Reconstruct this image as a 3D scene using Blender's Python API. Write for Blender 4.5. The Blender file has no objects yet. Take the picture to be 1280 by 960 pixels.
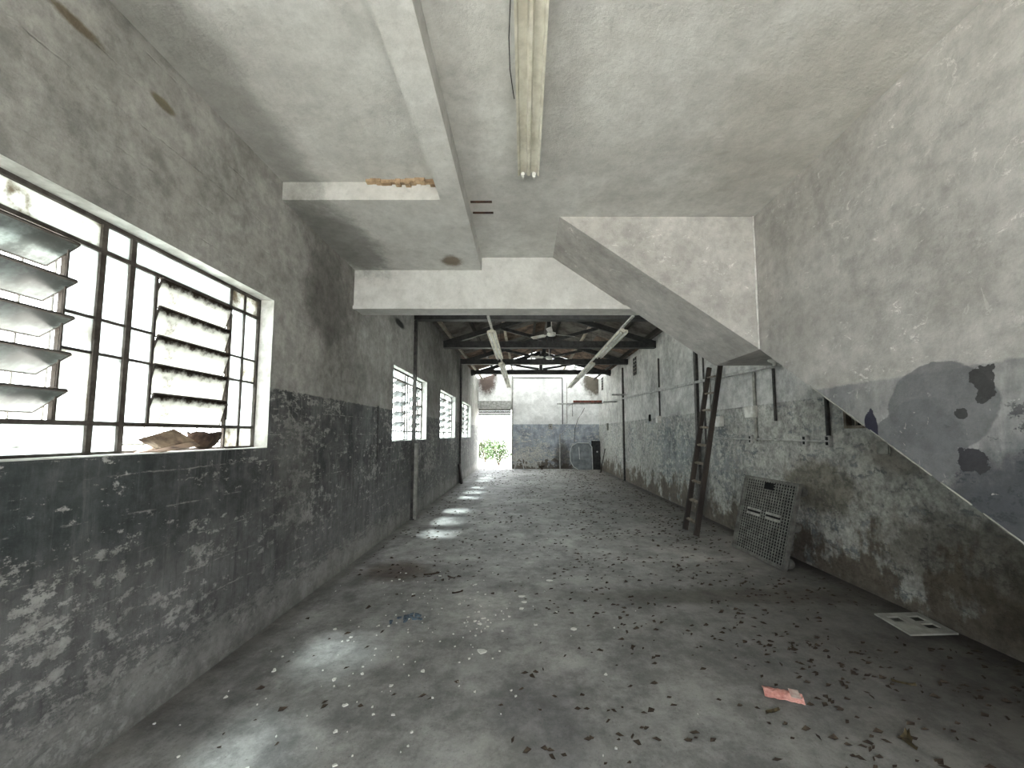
import bpy, bmesh, math, random
from mathutils import Vector, Matrix
random.seed(7)
R = math.radians
S = bpy.context.scene
COL = S.collection

# ------------------------------------------------------------------ camera
H = 1.55
cd = bpy.data.cameras.new('camera'); cam = bpy.data.objects.new('camera', cd); COL.objects.link(cam)
cam.location = (0, 0, H); cam.rotation_euler = (R(90 + 4.3), 0, 0)
cd.sensor_fit = 'HORIZONTAL'; cd.sensor_width = 36; cd.lens = 36 * 490 / 1280
cd.shift_x = -15 / 1280; cd.shift_y = 26 / 1280; cd.clip_start = .05; cd.clip_end = 300
S.camera = cam
# ------------------------------------------------------------------ light
w = bpy.data.worlds.new('overcast_sky'); S.world = w; w.use_nodes = True
bg = w.node_tree.nodes['Background']; bg.inputs[0].default_value = (.93, .97, 1, 1); bg.inputs[1].default_value = 6.5
sd = bpy.data.lights.new('sun', 'SUN'); sd.energy = 62; sd.angle = R(12); sd.color = (1, .99, .97)
so = bpy.data.objects.new('sun', sd); COL.objects.link(so)
so.rotation_euler = Vector((-math.cos(R(69)), .05, math.sin(R(69)))).to_track_quat('Z', 'Y').to_euler()
so.location = (-8, 6, 12)
S.view_settings.view_transform = 'Standard'; S.view_settings.look = 'None'
S.view_settings.exposure = 0.75; S.view_settings.gamma = 1; S.view_settings.use_curve_mapping = False
S.cycles.max_bounces = 10; S.cycles.diffuse_bounces = 8; S.cycles.transparent_max_bounces = 12
S.cycles.sample_clamp_indirect = 6

def portal(loc, rot, sx, sy):
    d = bpy.data.lights.new('daylight_portal', 'AREA'); d.shape = 'RECTANGLE'; d.size = sx; d.size_y = sy
    d.cycles.is_portal = True
    o = bpy.data.objects.new('daylight_portal', d); COL.objects.link(o); o.location = loc; o.rotation_euler = rot

XL, XR, YB, YF = -2.08, 3.40, 17.8, -2.6
ZC, ZLOW, ZBEAM = 3.72, 3.56, 3.08
WIN = [(.93, 3.19), (6.2, 8.36), (9.72, 11.84), (13.2, 15.3)]
WZ0, WZ1 = 1.44, 2.66
for a, b in WIN:
    portal((XL - .34, (a + b) / 2, (WZ0 + WZ1) / 2), (0, R(-90), 0), WZ1 - WZ0, b - a)
portal((-1.32, YB + .32, 1.3), (R(-90), 0, 0), 1.6, 2.7)
portal((.2, YF - .3, 1.4), (R(90), 0, 0), 3.0, 2.6)

# ------------------------------------------------------------------ object helpers
def link(o, parent=None):
    COL.objects.link(o)
    if parent: o.parent = parent
    return o
def tag(o, label=None, cat=None, group=None, kind=None):
    if label: o['label'] = label
    if cat: o['category'] = cat
    if group: o['group'] = group
    if kind: o['kind'] = kind
    return o
def empty(name, loc=(0, 0, 0), rot=(0, 0, 0)):
    o = bpy.data.objects.new(name, None); COL.objects.link(o); o.empty_display_size = .1
    o.location = loc; o.rotation_euler = rot; return o
def obj(name, bm, m, parent=None, smooth=False):
    me = bpy.data.meshes.new(name); bmesh.ops.recalc_face_normals(bm, faces=bm.faces); bm.to_mesh(me); bm.free()
    if smooth:
        for p in me.polygons: p.use_smooth = True
    for mm in (m if isinstance(m, (list, tuple)) else [m]): me.materials.append(mm)
    return link(bpy.data.objects.new(name, me), parent)
def box(bm, x0, x1, y0, y1, z0, z1, mi=0, bev=0):
    vs = [bm.verts.new((x, y, z)) for x in (x0, x1) for y in (y0, y1) for z in (z0, z1)]
    fs = [(0, 1, 3, 2), (4, 6, 7, 5), (0, 4, 5, 1), (2, 3, 7, 6), (0, 2, 6, 4), (1, 5, 7, 3)]
    faces = [bm.faces.new([vs[i] for i in f]) for f in fs]
    for f in faces: f.material_index = mi
    if bev:
        bmesh.ops.bevel(bm, geom=list({e for f in faces for e in f.edges}), offset=bev, segments=1, affect='EDGES')
    return vs
def BX(*a, **k):
    bm = bmesh.new(); box(bm, *a, **k); return bm
def beam(bm, a, b, w, h, up=(0, 0, 1), mi=0):
    a, b = Vector(a), Vector(b); d = (b - a).normalized(); s = d.cross(Vector(up)).normalized(); u = s.cross(d).normalized()
    vs = [bm.verts.new(p + s * i * w / 2 + u * j * h / 2) for p in (a, b) for i, j in ((-1, -1), (1, -1), (1, 1), (-1, 1))]
    for f in ((3, 2, 1, 0), (4, 5, 6, 7), (0, 1, 5, 4), (1, 2, 6, 5), (2, 3, 7, 6), (3, 0, 4, 7)):
        bm.faces.new([vs[i] for i in f]).material_index = mi
def tube(bm, pts, r, n=8, mi=0, caps=True):
    pts = [Vector(p) for p in pts]; rings = []
    rr = r if isinstance(r, (list, tuple)) else [r] * len(pts)
    for i, p in enumerate(pts):
        d = (pts[min(i + 1, len(pts) - 1)] - pts[max(i - 1, 0)]).normalized()
        ref = Vector((0, 0, 1)) if abs(d.z) < .9 else Vector((1, 0, 0))
        s = d.cross(ref).normalized(); u = s.cross(d)
        rings.append([bm.verts.new(p + (s * math.cos(t) + u * math.sin(t)) * rr[i]) for t in [2 * math.pi * k / n for k in range(n)]])
    for a, b in zip(rings, rings[1:]):
        for k in range(n): bm.faces.new((a[k], a[(k + 1) % n], b[(k + 1) % n], b[k])).material_index = mi
    if caps:
        bm.faces.new(rings[0][::-1]).material_index = mi; bm.faces.new(rings[-1]).material_index = mi
def prism(bm, poly, axis, a, b, mi=0):
    """extrude a 2-D polygon along axis; poly in the other two axes in xyz order"""
    def P(p, t):
        return {'x': (t, p[0], p[1]), 'y': (p[0], t, p[1]), 'z': (p[0], p[1], t)}[axis]
    A = [bm.verts.new(P(p, a)) for p in poly]; B = [bm.verts.new(P(p, b)) for p in poly]
    bm.faces.new(A[::-1]); bm.faces.new(B)
    for i in range(len(poly)): j = (i + 1) % len(poly); bm.faces.new((A[i], A[j], B[j], B[i]))
def wall_mesh(axis, p, thick, us, zs, holes, extra=()):
    """wall in plane axis=p with real thickness and open holes (u0,u1,z0,z1)"""
    bm = bmesh.new()
    U = sorted(set(us) | {h[0] for h in holes} | {h[1] for h in holes} | set(extra)); Z = sorted(set(zs) | {h[2] for h in holes} | {h[3] for h in holes})
    solid = lambda i, j: 0 <= i < len(U) - 1 and 0 <= j < len(Z) - 1 and not any(h[0] <= (U[i] + U[i + 1]) / 2 <= h[1] and h[2] <= (Z[j] + Z[j + 1]) / 2 <= h[3] for h in holes)
    cache = {}
    def V(u, z, s):
        k = (u, z, s)
        if k not in cache:
            q = p + s * thick
            cache[k] = bm.verts.new((q, u, z) if axis == 'x' else (u, q, z))
        return cache[k]
    for i in range(len(U) - 1):
        for j in range(len(Z) - 1):
            if not solid(i, j): continue
            a, b, c, d = U[i], U[i + 1], Z[j], Z[j + 1]
            for s in (0, 1): bm.faces.new((V(a, c, s), V(b, c, s), V(b, d, s), V(a, d, s)))
            for (di, dj, e, f) in ((-1, 0, (a, c), (a, d)), (1, 0, (b, c), (b, d)), (0, -1, (a, c), (b, c)), (0, 1, (a, d), (b, d))):
                if not solid(i + di, j + dj):
                    fc = bm.faces.new((V(*e, 0), V(*f, 0), V(*f, 1), V(*e, 1)))
                    if 0 <= i + di < len(U) - 1 and 0 <= j + dj < len(Z) - 1: fc.material_index = 1
    return bm

# ------------------------------------------------------------------ node helpers
class NT:
    def __init__(s, name):
        s.m = bpy.data.materials.new(name); s.m.use_nodes = True; s.t = s.m.node_tree; s.t.nodes.clear()
        s.out = s.n('ShaderNodeOutputMaterial'); s.tc = s.n('ShaderNodeTexCoord'); s.pos = s.tc.outputs['Object']
        sp = s.n('ShaderNodeSeparateXYZ'); s.l(s.pos, sp.inputs[0]); s.x, s.y, s.z = sp.outputs
    def n(s, k): return s.t.nodes.new(k)
    def l(s, a, b): s.t.links.new(a, b)
    def put(s, v, i):
        if isinstance(v, bpy.types.NodeSocket): s.l(v, i)
        elif isinstance(v, (tuple, list)): i.default_value = tuple(v) + ((1,) if len(v) == 3 and i.type == 'RGBA' else ())
        else: i.default_value = v
    def M(s, op, a, b=0, c=0, clamp=False):
        n = s.n('ShaderNodeMath'); n.operation = op; n.use_clamp = clamp
        for k, v in enumerate((a, b, c)): s.put(v, n.inputs[k])
        return n.outputs[0]
    def noise(s, scale, detail=6, rough=.6, stretch=(1, 1, 1), off=(0, 0, 0), dist=0):
        mp = s.n('ShaderNodeMapping'); s.l(s.pos, mp.inputs[0]); mp.inputs['Scale'].default_value = stretch; mp.inputs['Location'].default_value = off
        n = s.n('ShaderNodeTexNoise'); s.l(mp.outputs[0], n.inputs[0]); n.inputs['Scale'].default_value = scale
        n.inputs['Detail'].default_value = detail; n.inputs['Roughness'].default_value = rough; n.inputs['Distortion'].default_value = dist
        return n.outputs[0]
    def step(s, v, a, b):
        n = s.n('ShaderNodeMapRange'); n.interpolation_type = 'SMOOTHSTEP'; s.put(v, n.inputs[0])
        n.inputs[1].default_value = min(a, b); n.inputs[2].default_value = max(a, b)
        n.inputs[3].default_value = 0 if a < b else 1; n.inputs[4].default_value = 1 if a < b else 0
        return n.outputs[0]
    def mix(s, f, a, b):
        n = s.n('ShaderNodeMix'); n.data_type = 'RGBA'; s.put(f, n.inputs[0]); s.put(a, n.inputs[6]); s.put(b, n.inputs[7]); return n.outputs[2]
    def blob(s, c, r, soft=.5, noise=None, amt=.6):
        """irregular patch mask round a world point"""
        mp = s.n('ShaderNodeVectorMath'); mp.operation = 'SUBTRACT'; s.l(s.pos, mp.inputs[0]); mp.inputs[1].default_value = c
        dv = s.n('ShaderNodeVectorMath'); dv.operation = 'DIVIDE'; s.l(mp.outputs[0], dv.inputs[0]); dv.inputs[1].default_value = r
        ln = s.n('ShaderNodeVectorMath'); ln.operation = 'LENGTH'; s.l(dv.outputs[0], ln.inputs[0]); d = ln.outputs['Value']
        if noise: d = s.M('ADD', d, s.M('MULTIPLY', s.M('SUBTRACT', noise, .5), amt * 2))
        return s.step(d, 1 + soft / 2, 1 - soft / 2)
    def bsdf(s, col, rough=.85, bump=None, bstr=.4, bdist=.01, metal=0, spec=.3):
        b = s.n('ShaderNodeBsdfPrincipled'); s.put(col, b.inputs['Base Color']); s.put(rough, b.inputs['Roughness']); b.inputs['Metallic'].default_value = metal
        b.inputs['Specular IOR Level'].default_value = spec
        if bump is not None:
            n = s.n('ShaderNodeBump'); s.l(bump, n.inputs['Height']); n.inputs['Strength'].default_value = bstr; n.inputs['Distance'].default_value = bdist
            s.l(n.outputs[0], b.inputs['Normal'])
        return b.outputs[0]
    def done(s, sh): s.l(sh, s.out.inputs[0]); return s.m
def simple(name, a, b=None, scale=8, rough=.7, metal=0, stretch=(1, 1, 1), bstr=.3, lo=.35, hi=.65):
    t = NT(name); n = t.noise(scale, 8, .65, stretch); b = b or tuple(c * .6 for c in a)
    return t.done(t.bsdf(t.mix(t.step(n, lo, hi), b, a), rough, n, bstr, .004, metal))

def wall_material(name, up=((.24, .235, .22), (.36, .355, .335)), dado=((.05, .058, .062), (.12, .13, .135)), chip=(.32, .32, .30),
                  dado_z=1.93, peel=.52, strip=None, damp=0, dampc=(.075, .055, .035), rough=.8, stains=(), patches=(), flat=0, upchip=0, streaks=.5, seed=0, courses=0, dark_zone=None, mottle=.45, plinth=False, hs=5):
    t = NT(name)
    big = t.noise(.55, 4, .6, off=(seed, 3, 1)); mid = t.noise(2.4, 12, .68, off=(0, seed, 2)); fine = t.noise(16, 10, .75, off=(2, 0, seed))
    vert = t.noise(2.2, 8, .7, stretch=(4, 4, .9), off=(seed, 0, 0)); horiz = t.noise(hs, 12, .78, stretch=(.7, .7, 1.9), off=(0, 0, seed + 4))
    u = t.mix(t.step(t.M('ADD', t.M('MULTIPLY', big, .5), t.M('MULTIPLY', mid, .5)), .36, .62), up[0], up[1])
    u = t.mix(t.M('MULTIPLY', t.step(vert, .52, .76), streaks * .6), u, tuple(c * .45 for c in up[0]))
    u = t.mix(t.M('MULTIPLY', t.step(fine, .52, .75), .35), u, tuple(c * .55 for c in up[0]))
    if upchip:
        scr = t.noise(7, 6, .8, stretch=(1, 1, 1.6), off=(5, seed, 0), dist=1.2)
        u = t.mix(t.M('MULTIPLY', t.M('MULTIPLY', t.step(scr, .60, .63), t.step(mid, .45, .55)), upchip), u, tuple(min(1, c * 1.45) for c in up[1]))
        vein = t.M('ABSOLUTE', t.M('SUBTRACT', t.noise(1.5, 9, .62, off=(9, 2, seed)), .5))
        u = t.mix(t.M('MULTIPLY', t.M('MULTIPLY', t.step(vein, .006, .001), t.step(big, .5, .62)), upchip), u, tuple(min(1, c * 1.4) for c in up[1]))
    h = fine
    if dado:
        d = t.mix(t.step(mid, .38, .62), dado[0], dado[1])
        d = t.mix(t.M('MULTIPLY', t.step(vert, .46, .7), .55), d, tuple(c * 1.45 for c in dado[1]))
        pm = t.M('ADD', t.M('ADD', t.M('MULTIPLY', horiz, .5), t.M('MULTIPLY', fine, .35)), t.M('MULTIPLY', big, .30))
        # more paint lost towards the foot of the wall
        lowm = t.step(t.M('ADD', t.z, t.M('MULTIPLY', mid, .9)), 1.75, .75); low = t.M('MULTIPLY', lowm, -.012 if plinth else .032)
        pm = t.M('ADD', pm, low)
        if dark_zone: pm = t.M('SUBTRACT', pm, t.M('MULTIPLY', dark_zone(t), .012))
        if plinth:
            st = t.noise(9, 6, .75, stretch=(2, 2, .16), off=(3, 9, 1))
            d = t.mix(t.M('MULTIPLY', lowm, .75), d, (.15, .15, .148))
            d = t.mix(t.M('MULTIPLY', t.step(st, .52, .68), .5), d, (.21, .21, .205)); d = t.mix(t.M('MULTIPLY', t.step(st, .46, .34), .5), d, (.04, .042, .044))
            pl = t.step(t.M('ADD', t.z, t.M('MULTIPLY', t.M('SUBTRACT', horiz, .5), 1.1)), .34, .22); d = t.mix(t.M('MULTIPLY', pl, .8), d, (.26, .258, .245))
        pk = t.step(pm, peel + .045, peel + .075)
        if dark_zone: d = t.mix(t.M('MULTIPLY', dark_zone(t), .6), d, (.022, .032, .032))
        base = t.mix(t.step(fine, .4, .62), tuple(c * .62 for c in chip), chip)
        d = t.mix(pk, d, base)
        if courses:
            wv = t.M('ABSOLUTE', t.M('SUBTRACT', t.M('FRACT', t.M('DIVIDE', t.M('ADD', t.z, t.M('MULTIPLY', mid, .05)), courses)), .5))
            ln = t.M('MULTIPLY', t.step(wv, .035, .005), t.step(horiz, .49, .58))
            d = t.mix(t.M('MULTIPLY', ln, .7), d, chip); 
            h = t.M('SUBTRACT', h, t.M('MULTIPLY', ln, .8))
        edge = t.M('ADD', t.z, t.M('MULTIPLY', t.M('SUBTRACT', fine, .5), .06))
        mk = t.step(edge, dado_z + .008, dado_z - .008)
        c = t.mix(mk, u, d); h = t.M('SUBTRACT', h, t.M('MULTIPLY', t.M('MULTIPLY', pk, mk), 1.2))
    else: c = u
    if damp:
        dz = t.M('ADD', t.z, t.M('MULTIPLY', t.M('SUBTRACT', vert, .5), -1.3)); dz = t.M('ADD', dz, t.M('MULTIPLY', t.M('SUBTRACT', mid, .5), -3.4))
        c = t.mix(t.M('MULTIPLY', t.step(dz, damp, damp * .3), .85), c, dampc)
    if upchip:
        reg = t.blob((2.3, 1.75, 1.25), (.3, .9, .55), 1, mid, .5)
        nv = t.M('MULTIPLY', reg, t.step(t.noise(6, 8, .8, off=(4, 4, 4), stretch=(1, .7, 1)), .56, .60)); c = t.mix(t.M('MULTIPLY', nv, .85), c, (.035, .038, .045))
        wf = t.M('MULTIPLY', t.step(t.noise(11, 5, .75, off=(8, 1, 4), stretch=(1, .5, 1.6)), .635, .655), t.step(t.z, 2.0, 1.7)); c = t.mix(t.M('MULTIPLY', wf, .8), c, (.5, .5, .48))
    foot = t.step(t.M('ADD', t.z, t.M('MULTIPLY', fine, .12)), .16, .03)
    c = t.mix(t.M('MULTIPLY', foot, .45), c, (.13, .12, .105))
    for (ce, r, colr, a, amt) in stains:
        c = t.mix(t.M('MULTIPLY', t.blob(ce, r, .7, t.noise(5, 10, .75, off=ce), amt), a), c, colr)
    for (ce, r, colr, a, amt) in patches:
        c = t.mix(t.M('MULTIPLY', t.blob(ce, r, .05, t.noise(1.1 / r[2] + 1, 6, .6, off=ce), amt), a), c, colr)
    mo = t.noise(7, 14, .78, off=(6, 2, 9)); mo2 = t.noise(1.3, 5, .6, off=(1, 9, 3))
    mv = t.M('ADD', t.M('MULTIPLY', t.step(mo, .36, .64), mottle), t.M('MULTIPLY', t.step(mo2, .35, .65), mottle * .6))
    mv = t.M('ADD', mv, 1 - mottle * .8)
    vm = t.n('ShaderNodeVectorMath'); vm.operation = 'SCALE'; t.l(c, vm.inputs[0]); t.l(mv, vm.inputs['Scale']); c = vm.outputs[0]
    if upchip: # pale scratches lie over everything
        c = t.mix(t.M('MULTIPLY', t.step(t.noise(9, 4, .7, off=(3, 3, 8), stretch=(1, 1, .8), dist=2), .665, .675), .55), c, (.52, .51, .48))
    return t.done(t.bsdf(c, rough, h, .55, .012))

# ------------------------------------------------------------------ materials
def dz_left(t): return t.M('MULTIPLY', t.step(t.y, 3.4, 1.6), t.step(t.M('ADD', t.z, t.M('MULTIPLY', t.noise(1.2, 6, .6), .8)), 1.15, 1.5))
DARKB = (.05, .045, .04)
M_left = wall_material('left_wall_plaster', plinth=True, hs=6.5, up=((.20, .195, .18), (.34, .335, .315)), dado=((.045, .048, .048), (.11, .113, .113)), chip=(.30, .30, .285), peel=.548, courses=.21, dark_zone=dz_left,
    stains=[((-2.08, 4.1, 3.0), (.3, .45, .55), DARKB, .55, .8), ((-2.08, 1.68, 3.455), (.3, .13, .03), (.11, .085, .05), .9, .9), ((-2.08, 2.12, 3.45), (.3, .07, .03), (.12, .10, .06), .9, .8),
            ((-2.08, 6.45, 3.40), (.3, .25, .06), (.015, .015, .014), 1, .4), ((-2.08, 3.6, 1.2), (.3, .3, .5), (.16, .16, .15), .5, .8)])
M_right = wall_material('right_wall_plaster', up=((.30, .30, .285), (.50, .50, .48)), dado=((.13, .145, .15), (.24, .255, .255)), chip=(.42, .42, .39), dado_z=1.97, peel=.50, damp=.6, seed=5, streaks=.4,
    stains=[((3.4, 3.0, .55), (.3, .9, .35), (.07, .058, .042), .7, .9), ((3.4, 2.0, .4), (.3, 1.0, .4), (.06, .05, .036), .75, .9), ((3.4, 7.6, .8), (.3, .35, .8), (.04, .038, .035), .85, .7),
            ((3.4, 4.6, .95), (.3, .6, .3), (.10, .085, .055), .7, .8), ((3.4, 3.55, 1.37), (.3, .35, .2), (.22, .20, .17), .8, .3)])
M_back = wall_material('back_wall_plaster', mottle=.25, up=((.55, .55, .54), (.72, .72, .71)), dado=((.19, .21, .24), (.32, .345, .38)), chip=(.55, .54, .50), dado_z=2.0, peel=.55, damp=.25, seed=11, streaks=.25,
    stains=[((-1.7, 17.8, 4.1), (.45, .3, .75), (.05, .028, .02), .95, .7), ((3.2, 17.8, 4.0), (.55, .3, .7), (.05, .04, .025), .95, .7), ((1.75, 17.8, .4), (.35, .3, .8), (.07, .06, .05), .75, .7)])
M_ceil = wall_material('ceiling_plaster', mottle=.2, up=((.44, .435, .41), (.60, .60, .575)), dado=None, seed=3, streaks=0,
    stains=[((-1.95, 1.5, 3.72), (.25, 3, .3), (.19, .19, .175), .6, .6), ((-.84, 4.42, 3.56), (.12, .14, .1), (.15, .11, .07), .9, .6), ((-1.9, 4.0, 3.56), (.35, .8, .2), (.13, .13, .12), .7, .7),
            ((1.9, 2.6, 3.72), (.6, .8, .2), (.33, .31, .27), .5, .7)])
M_stair = wall_material('stair_plaster', mottle=.3, up=((.34, .33, .31), (.45, .44, .42)), dado=((.19, .195, .20), (.28, .28, .275)), chip=(.40, .39, .37), dado_z=1.90, peel=.60, upchip=.8, seed=8, streaks=.1,
    stains=[((2.3, 1.7, 1.15), (.3, .65, .32), (.045, .05, .058), .85, .9)],
    patches=[((2.3, 2.18, 1.70), (.3, .29, .25), (.13, .135, .14), .85, .2), ((2.3, 2.30, 1.5), (.3, .26, .24), (.13, .135, .14), .85, .35), ((2.3, 1.95, 1.82), (.3, .05, .10), (.035, .035, .035), .9, 1.3),
             ((2.3, 2.60, 1.58), (.3, .05, .13), (.03, .03, .05), 1, .5), ((2.3, 2.06, 1.66), (.3, .03, .03), (.035, .035, .035), .9, .5), ((2.3, 2.02, 1.42), (.3, .07, .07), (.04, .04, .045), 1, 1.3)])
M_reveal = simple('painted_reveal', (.74, .74, .71), (.45, .45, .42), 6, .8)
M_outer = simple('outer_render', (.6, .58, .54), (.4, .4, .38), 3, .9)

def floor_material():
    t = NT('worn_concrete'); big = t.noise(.5, 5, .6); mid = t.noise(1.8, 12, .7, off=(3, 1, 0)); fine = t.noise(14, 12, .8); fl = t.noise(5, 8, .7, stretch=(1, .5, 1), off=(7, 7, 0))
    c = t.mix(t.step(t.M('ADD', t.M('MULTIPLY', mid, .6), t.M('MULTIPLY', big, .4)), .38, .62), (.17, .17, .167), (.35, .35, .343))
    c = t.mix(t.M('MULTIPLY', t.step(fine, .5, .72), .5), c, (.11, .11, .105))
    c = t.mix(t.M('MULTIPLY', t.step(fl, .55, .66), .5), c, (.34, .34, .33))
    sp = t.noise(60, 4, .7, off=(1, 8, 0)); c = t.mix(t.M('MULTIPLY', t.step(sp, .60, .66), .35), c, (.42, .42, .40)); c = t.mix(t.M('MULTIPLY', t.step(sp, .40, .34), .5), c, (.06, .06, .058))
    br = t.noise(1.1, 10, .72, off=(5, 2, 0), stretch=(1, .4, 1)); c = t.mix(t.M('MULTIPLY', t.step(br, .52, .66), .55), c, (.10, .10, .098))
    # brown silt spread along the right wall, darker strips along both wall feet
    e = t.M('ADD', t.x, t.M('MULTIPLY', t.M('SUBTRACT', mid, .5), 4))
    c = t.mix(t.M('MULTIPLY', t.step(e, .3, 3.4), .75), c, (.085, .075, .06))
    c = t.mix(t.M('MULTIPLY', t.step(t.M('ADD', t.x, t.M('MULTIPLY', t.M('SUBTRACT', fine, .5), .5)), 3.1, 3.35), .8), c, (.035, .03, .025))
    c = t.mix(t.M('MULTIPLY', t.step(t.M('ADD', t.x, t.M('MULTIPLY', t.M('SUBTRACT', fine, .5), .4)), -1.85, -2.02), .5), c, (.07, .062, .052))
    for ce, r, col, a in [((-1.45, 4.6, 0), (.35, .3, 1), (.07, .04, .025), .7), ((-.45, 3.7, 0), (.35, .35, 1), (.42, .42, .40), .6), ((.1, 2.2, 0), (.25, .5, 1), (.12, .12, .125), .6), ((-.1, 1.9, 0), (.2, .25, 1), (.33, .33, .31), .5), ((2.2, 3.9, 0), (1.6, .18, 1), (.07, .063, .05), .7)]:
        c = t.mix(t.M('MULTIPLY', t.blob(ce, r, 1, t.noise(4, 10, .7, off=ce), .7), a), c, col)
    mo = t.noise(3.5, 14, .8, off=(6, 2, 9)); mv = t.M('ADD', t.M('MULTIPLY', t.step(mo, .38, .62), .55), .68)
    vm = t.n('ShaderNodeVectorMath'); vm.operation = 'SCALE'; t.l(c, vm.inputs[0]); t.l(mv, vm.inputs['Scale']); c = vm.outputs[0]
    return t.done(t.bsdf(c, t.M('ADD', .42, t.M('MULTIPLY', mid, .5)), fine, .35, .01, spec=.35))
M_floor = floor_material()

M_steel = simple('dark_painted_steel', (.045, .045, .045), (.02, .02, .02), 9, .6)
M_mesh = simple('rusty_window_steel', (.075, .066, .058), (.035, .028, .022), 14, .8)
M_pipe = simple('dark_pipe', (.06, .055, .05), (.02, .02, .02), 12, .6)
M_palepipe = simple('grey_painted_pipe', (.42, .42, .40), (.22, .22, .21), 10, .6)
M_white = simple('aged_white_plastic', (.68, .68, .64), (.45, .44, .40), 9, .5)
M_enamel = simple('aged_white_enamel', (.66, .64, .55), (.46, .44, .36), 7, .45)
M_tube = simple('lamp_tube_glass', (.85, .86, .84), (.7, .7, .68), 4, .2)
M_wood = simple('dark_ladder_wood', (.04, .031, .025), (.018, .014, .012), 6, .8, stretch=(1, 1, .2))
M_rung = simple('worn_rung_wood', (.23, .20, .16), (.10, .08, .06), 9, .8)
M_pal = simple('dusty_black_plastic', (.13, .128, .115), (.07, .068, .06), 10, .65)
M_palrib = simple('dusty_grey_plastic', (.30, .30, .27), (.17, .17, .155), 10, .65)
M_lat = simple('dusty_lattice_plastic', (.15, .15, .135), (.08, .08, .07), 10, .65)
M_black = simple('black_void', (.006, .006, .006), (.003, .003, .003), 5, .9)
M_roof = simple('weathered_fibre_cement', (.17, .16, .145), (.08, .072, .064), 2.5, .9)
M_roofr = simple('clay_stained_fibre_cement', (.24, .17, .13), (.07, .055, .045), 3, .9)
M_purl = simple('dark_purlin_wood', (.05, .042, .035), None, 5, .8)
M_purlp = simple('pale_purlin_wood', (.42, .38, .31), (.26, .22, .17), 5, .8)
M_card = simple('stained_cardboard', (.27, .20, .14), (.10, .07, .05), 9, .9)
M_basket = simple('brown_husk', (.10, .065, .045), (.03, .02, .015), 18, .9)
M_slab = simple('grey_galvanised_sheet', (.22, .24, .25), (.12, .13, .14), 4, .55)
M_rim = simple('pale_rim_sheet', (.55, .57, .56), (.35, .36, .36), 6, .6)
M_red = simple('red_brown_timber', (.22, .07, .05), (.10, .04, .03), 7, .8)
M_board = simple('dusty_white_board', (.40, .40, .36), (.27, .27, .24), 8, .8)
M_pink = simple('pink_wrapper', (.72, .40, .35), (.50, .20, .17), 26, .6)
M_wrapw = simple('pale_wrapper_print', (.75, .66, .60), (.6, .4, .36), 30, .6)
M_leaf = simple('dead_leaf', (.065, .05, .035), (.028, .02, .014), 30, .9)
M_leaf2 = simple('dry_olive_leaf', (.09, .07, .035), (.035, .028, .016), 30, .9)
M_flake = simple('pale_paint_flake', (.78, .78, .75), (.6, .6, .57), 20, .8)
M_blue = simple('blue_grey_crumb', (.10, .14, .18), (.05, .07, .09), 20, .8)
M_brown = simple('raw_brick_plaster', (.42, .31, .20), (.22, .15, .09), 12, .9)
M_rust = simple('rust_dark', (.07, .04, .025), (.03, .02, .015), 12, .9)
M_tree = simple('shrub_leaf_green', (.026, .062, .009), (.014, .036, .005), 4, .6)
M_treeb = simple('shrub_leaf_light', (.032, .055, .010), (.018, .035, .006), 4, .6)
M_stem = simple('shrub_stem', (.12, .08, .05), None, 8, .9)
M_ground = simple('outdoor_concrete', (.6, .58, .54), (.42, .42, .38), 3, .9)

def glass_material(name, tint=(.86, .92, .92), clear=.45, dirt=.35, thr=.5, brown=(.23, .16, .09), band=False, base=(.80, .84, .82)):
    t = NT(name); n = t.noise(3.2, 10, .7, stretch=(1, 1, .7)); f = t.noise(11, 8, .75, off=(3, 3, 3)); 
    tr = t.n('ShaderNodeBsdfTransparent'); tr.inputs[0].default_value = tint + (1,)
    tl = t.n('ShaderNodeBsdfTranslucent'); df = t.n('ShaderNodeBsdfDiffuse')
    m = t.M('MULTIPLY', t.step(t.M('ADD', t.M('MULTIPLY', n, .6), t.M('MULTIPLY', f, .4)), thr, thr + .14), dirt)
    if band:   # grime gathered along the upper edge of every blade (local z)
        m = t.M('MAXIMUM', m, t.M('MULTIPLY', t.step(t.M('ADD', t.z, t.M('MULTIPLY', t.M('SUBTRACT', f, .5), .16)), .035, .075), .97))
    c = t.mix(m, base, brown); t.l(c, tl.inputs[0]); t.l(c, df.inputs[0])
    gl = t.n('ShaderNodeBsdfGlossy'); gl.inputs['Roughness'].default_value = .25; gl.inputs[0].default_value = (.8, .8, .8, 1)
    a = t.n('ShaderNodeMixShader'); a.inputs[0].default_value = .28; t.l(tl.outputs[0], a.inputs[1]); t.l(df.outputs[0], a.inputs[2])
    b = t.n('ShaderNodeMixShader'); t.l(t.M('MULTIPLY', t.M('SUBTRACT', 1, m), clear), b.inputs[0]); t.l(a.outputs[0], b.inputs[1]); t.l(tr.outputs[0], b.inputs[2])
    g = t.n('ShaderNodeMixShader'); g.inputs[0].default_value = .05; t.l(b.outputs[0], g.inputs[1]); t.l(gl.outputs[0], g.inputs[2])
    return t.done(g.outputs[0])
def added_skylight_material():  # translucent roofing added to bring more daylight into the hall
    t = NT('added_translucent_sheet'); n = t.noise(3, 8, .7)
    tl = t.n('ShaderNodeBsdfTranslucent'); t.l(t.mix(t.step(n, .35, .65), (.30, .30, .29), (.52, .54, .54)), tl.inputs[0]); tr = t.n('ShaderNodeBsdfTransparent'); tr.inputs[0].default_value = (.8, .8, .78, 1)
    b = t.n('ShaderNodeMixShader'); b.inputs[0].default_value = .08; t.l(tl.outputs[0], b.inputs[1]); t.l(tr.outputs[0], b.inputs[2]); return t.done(b.outputs[0])
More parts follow.
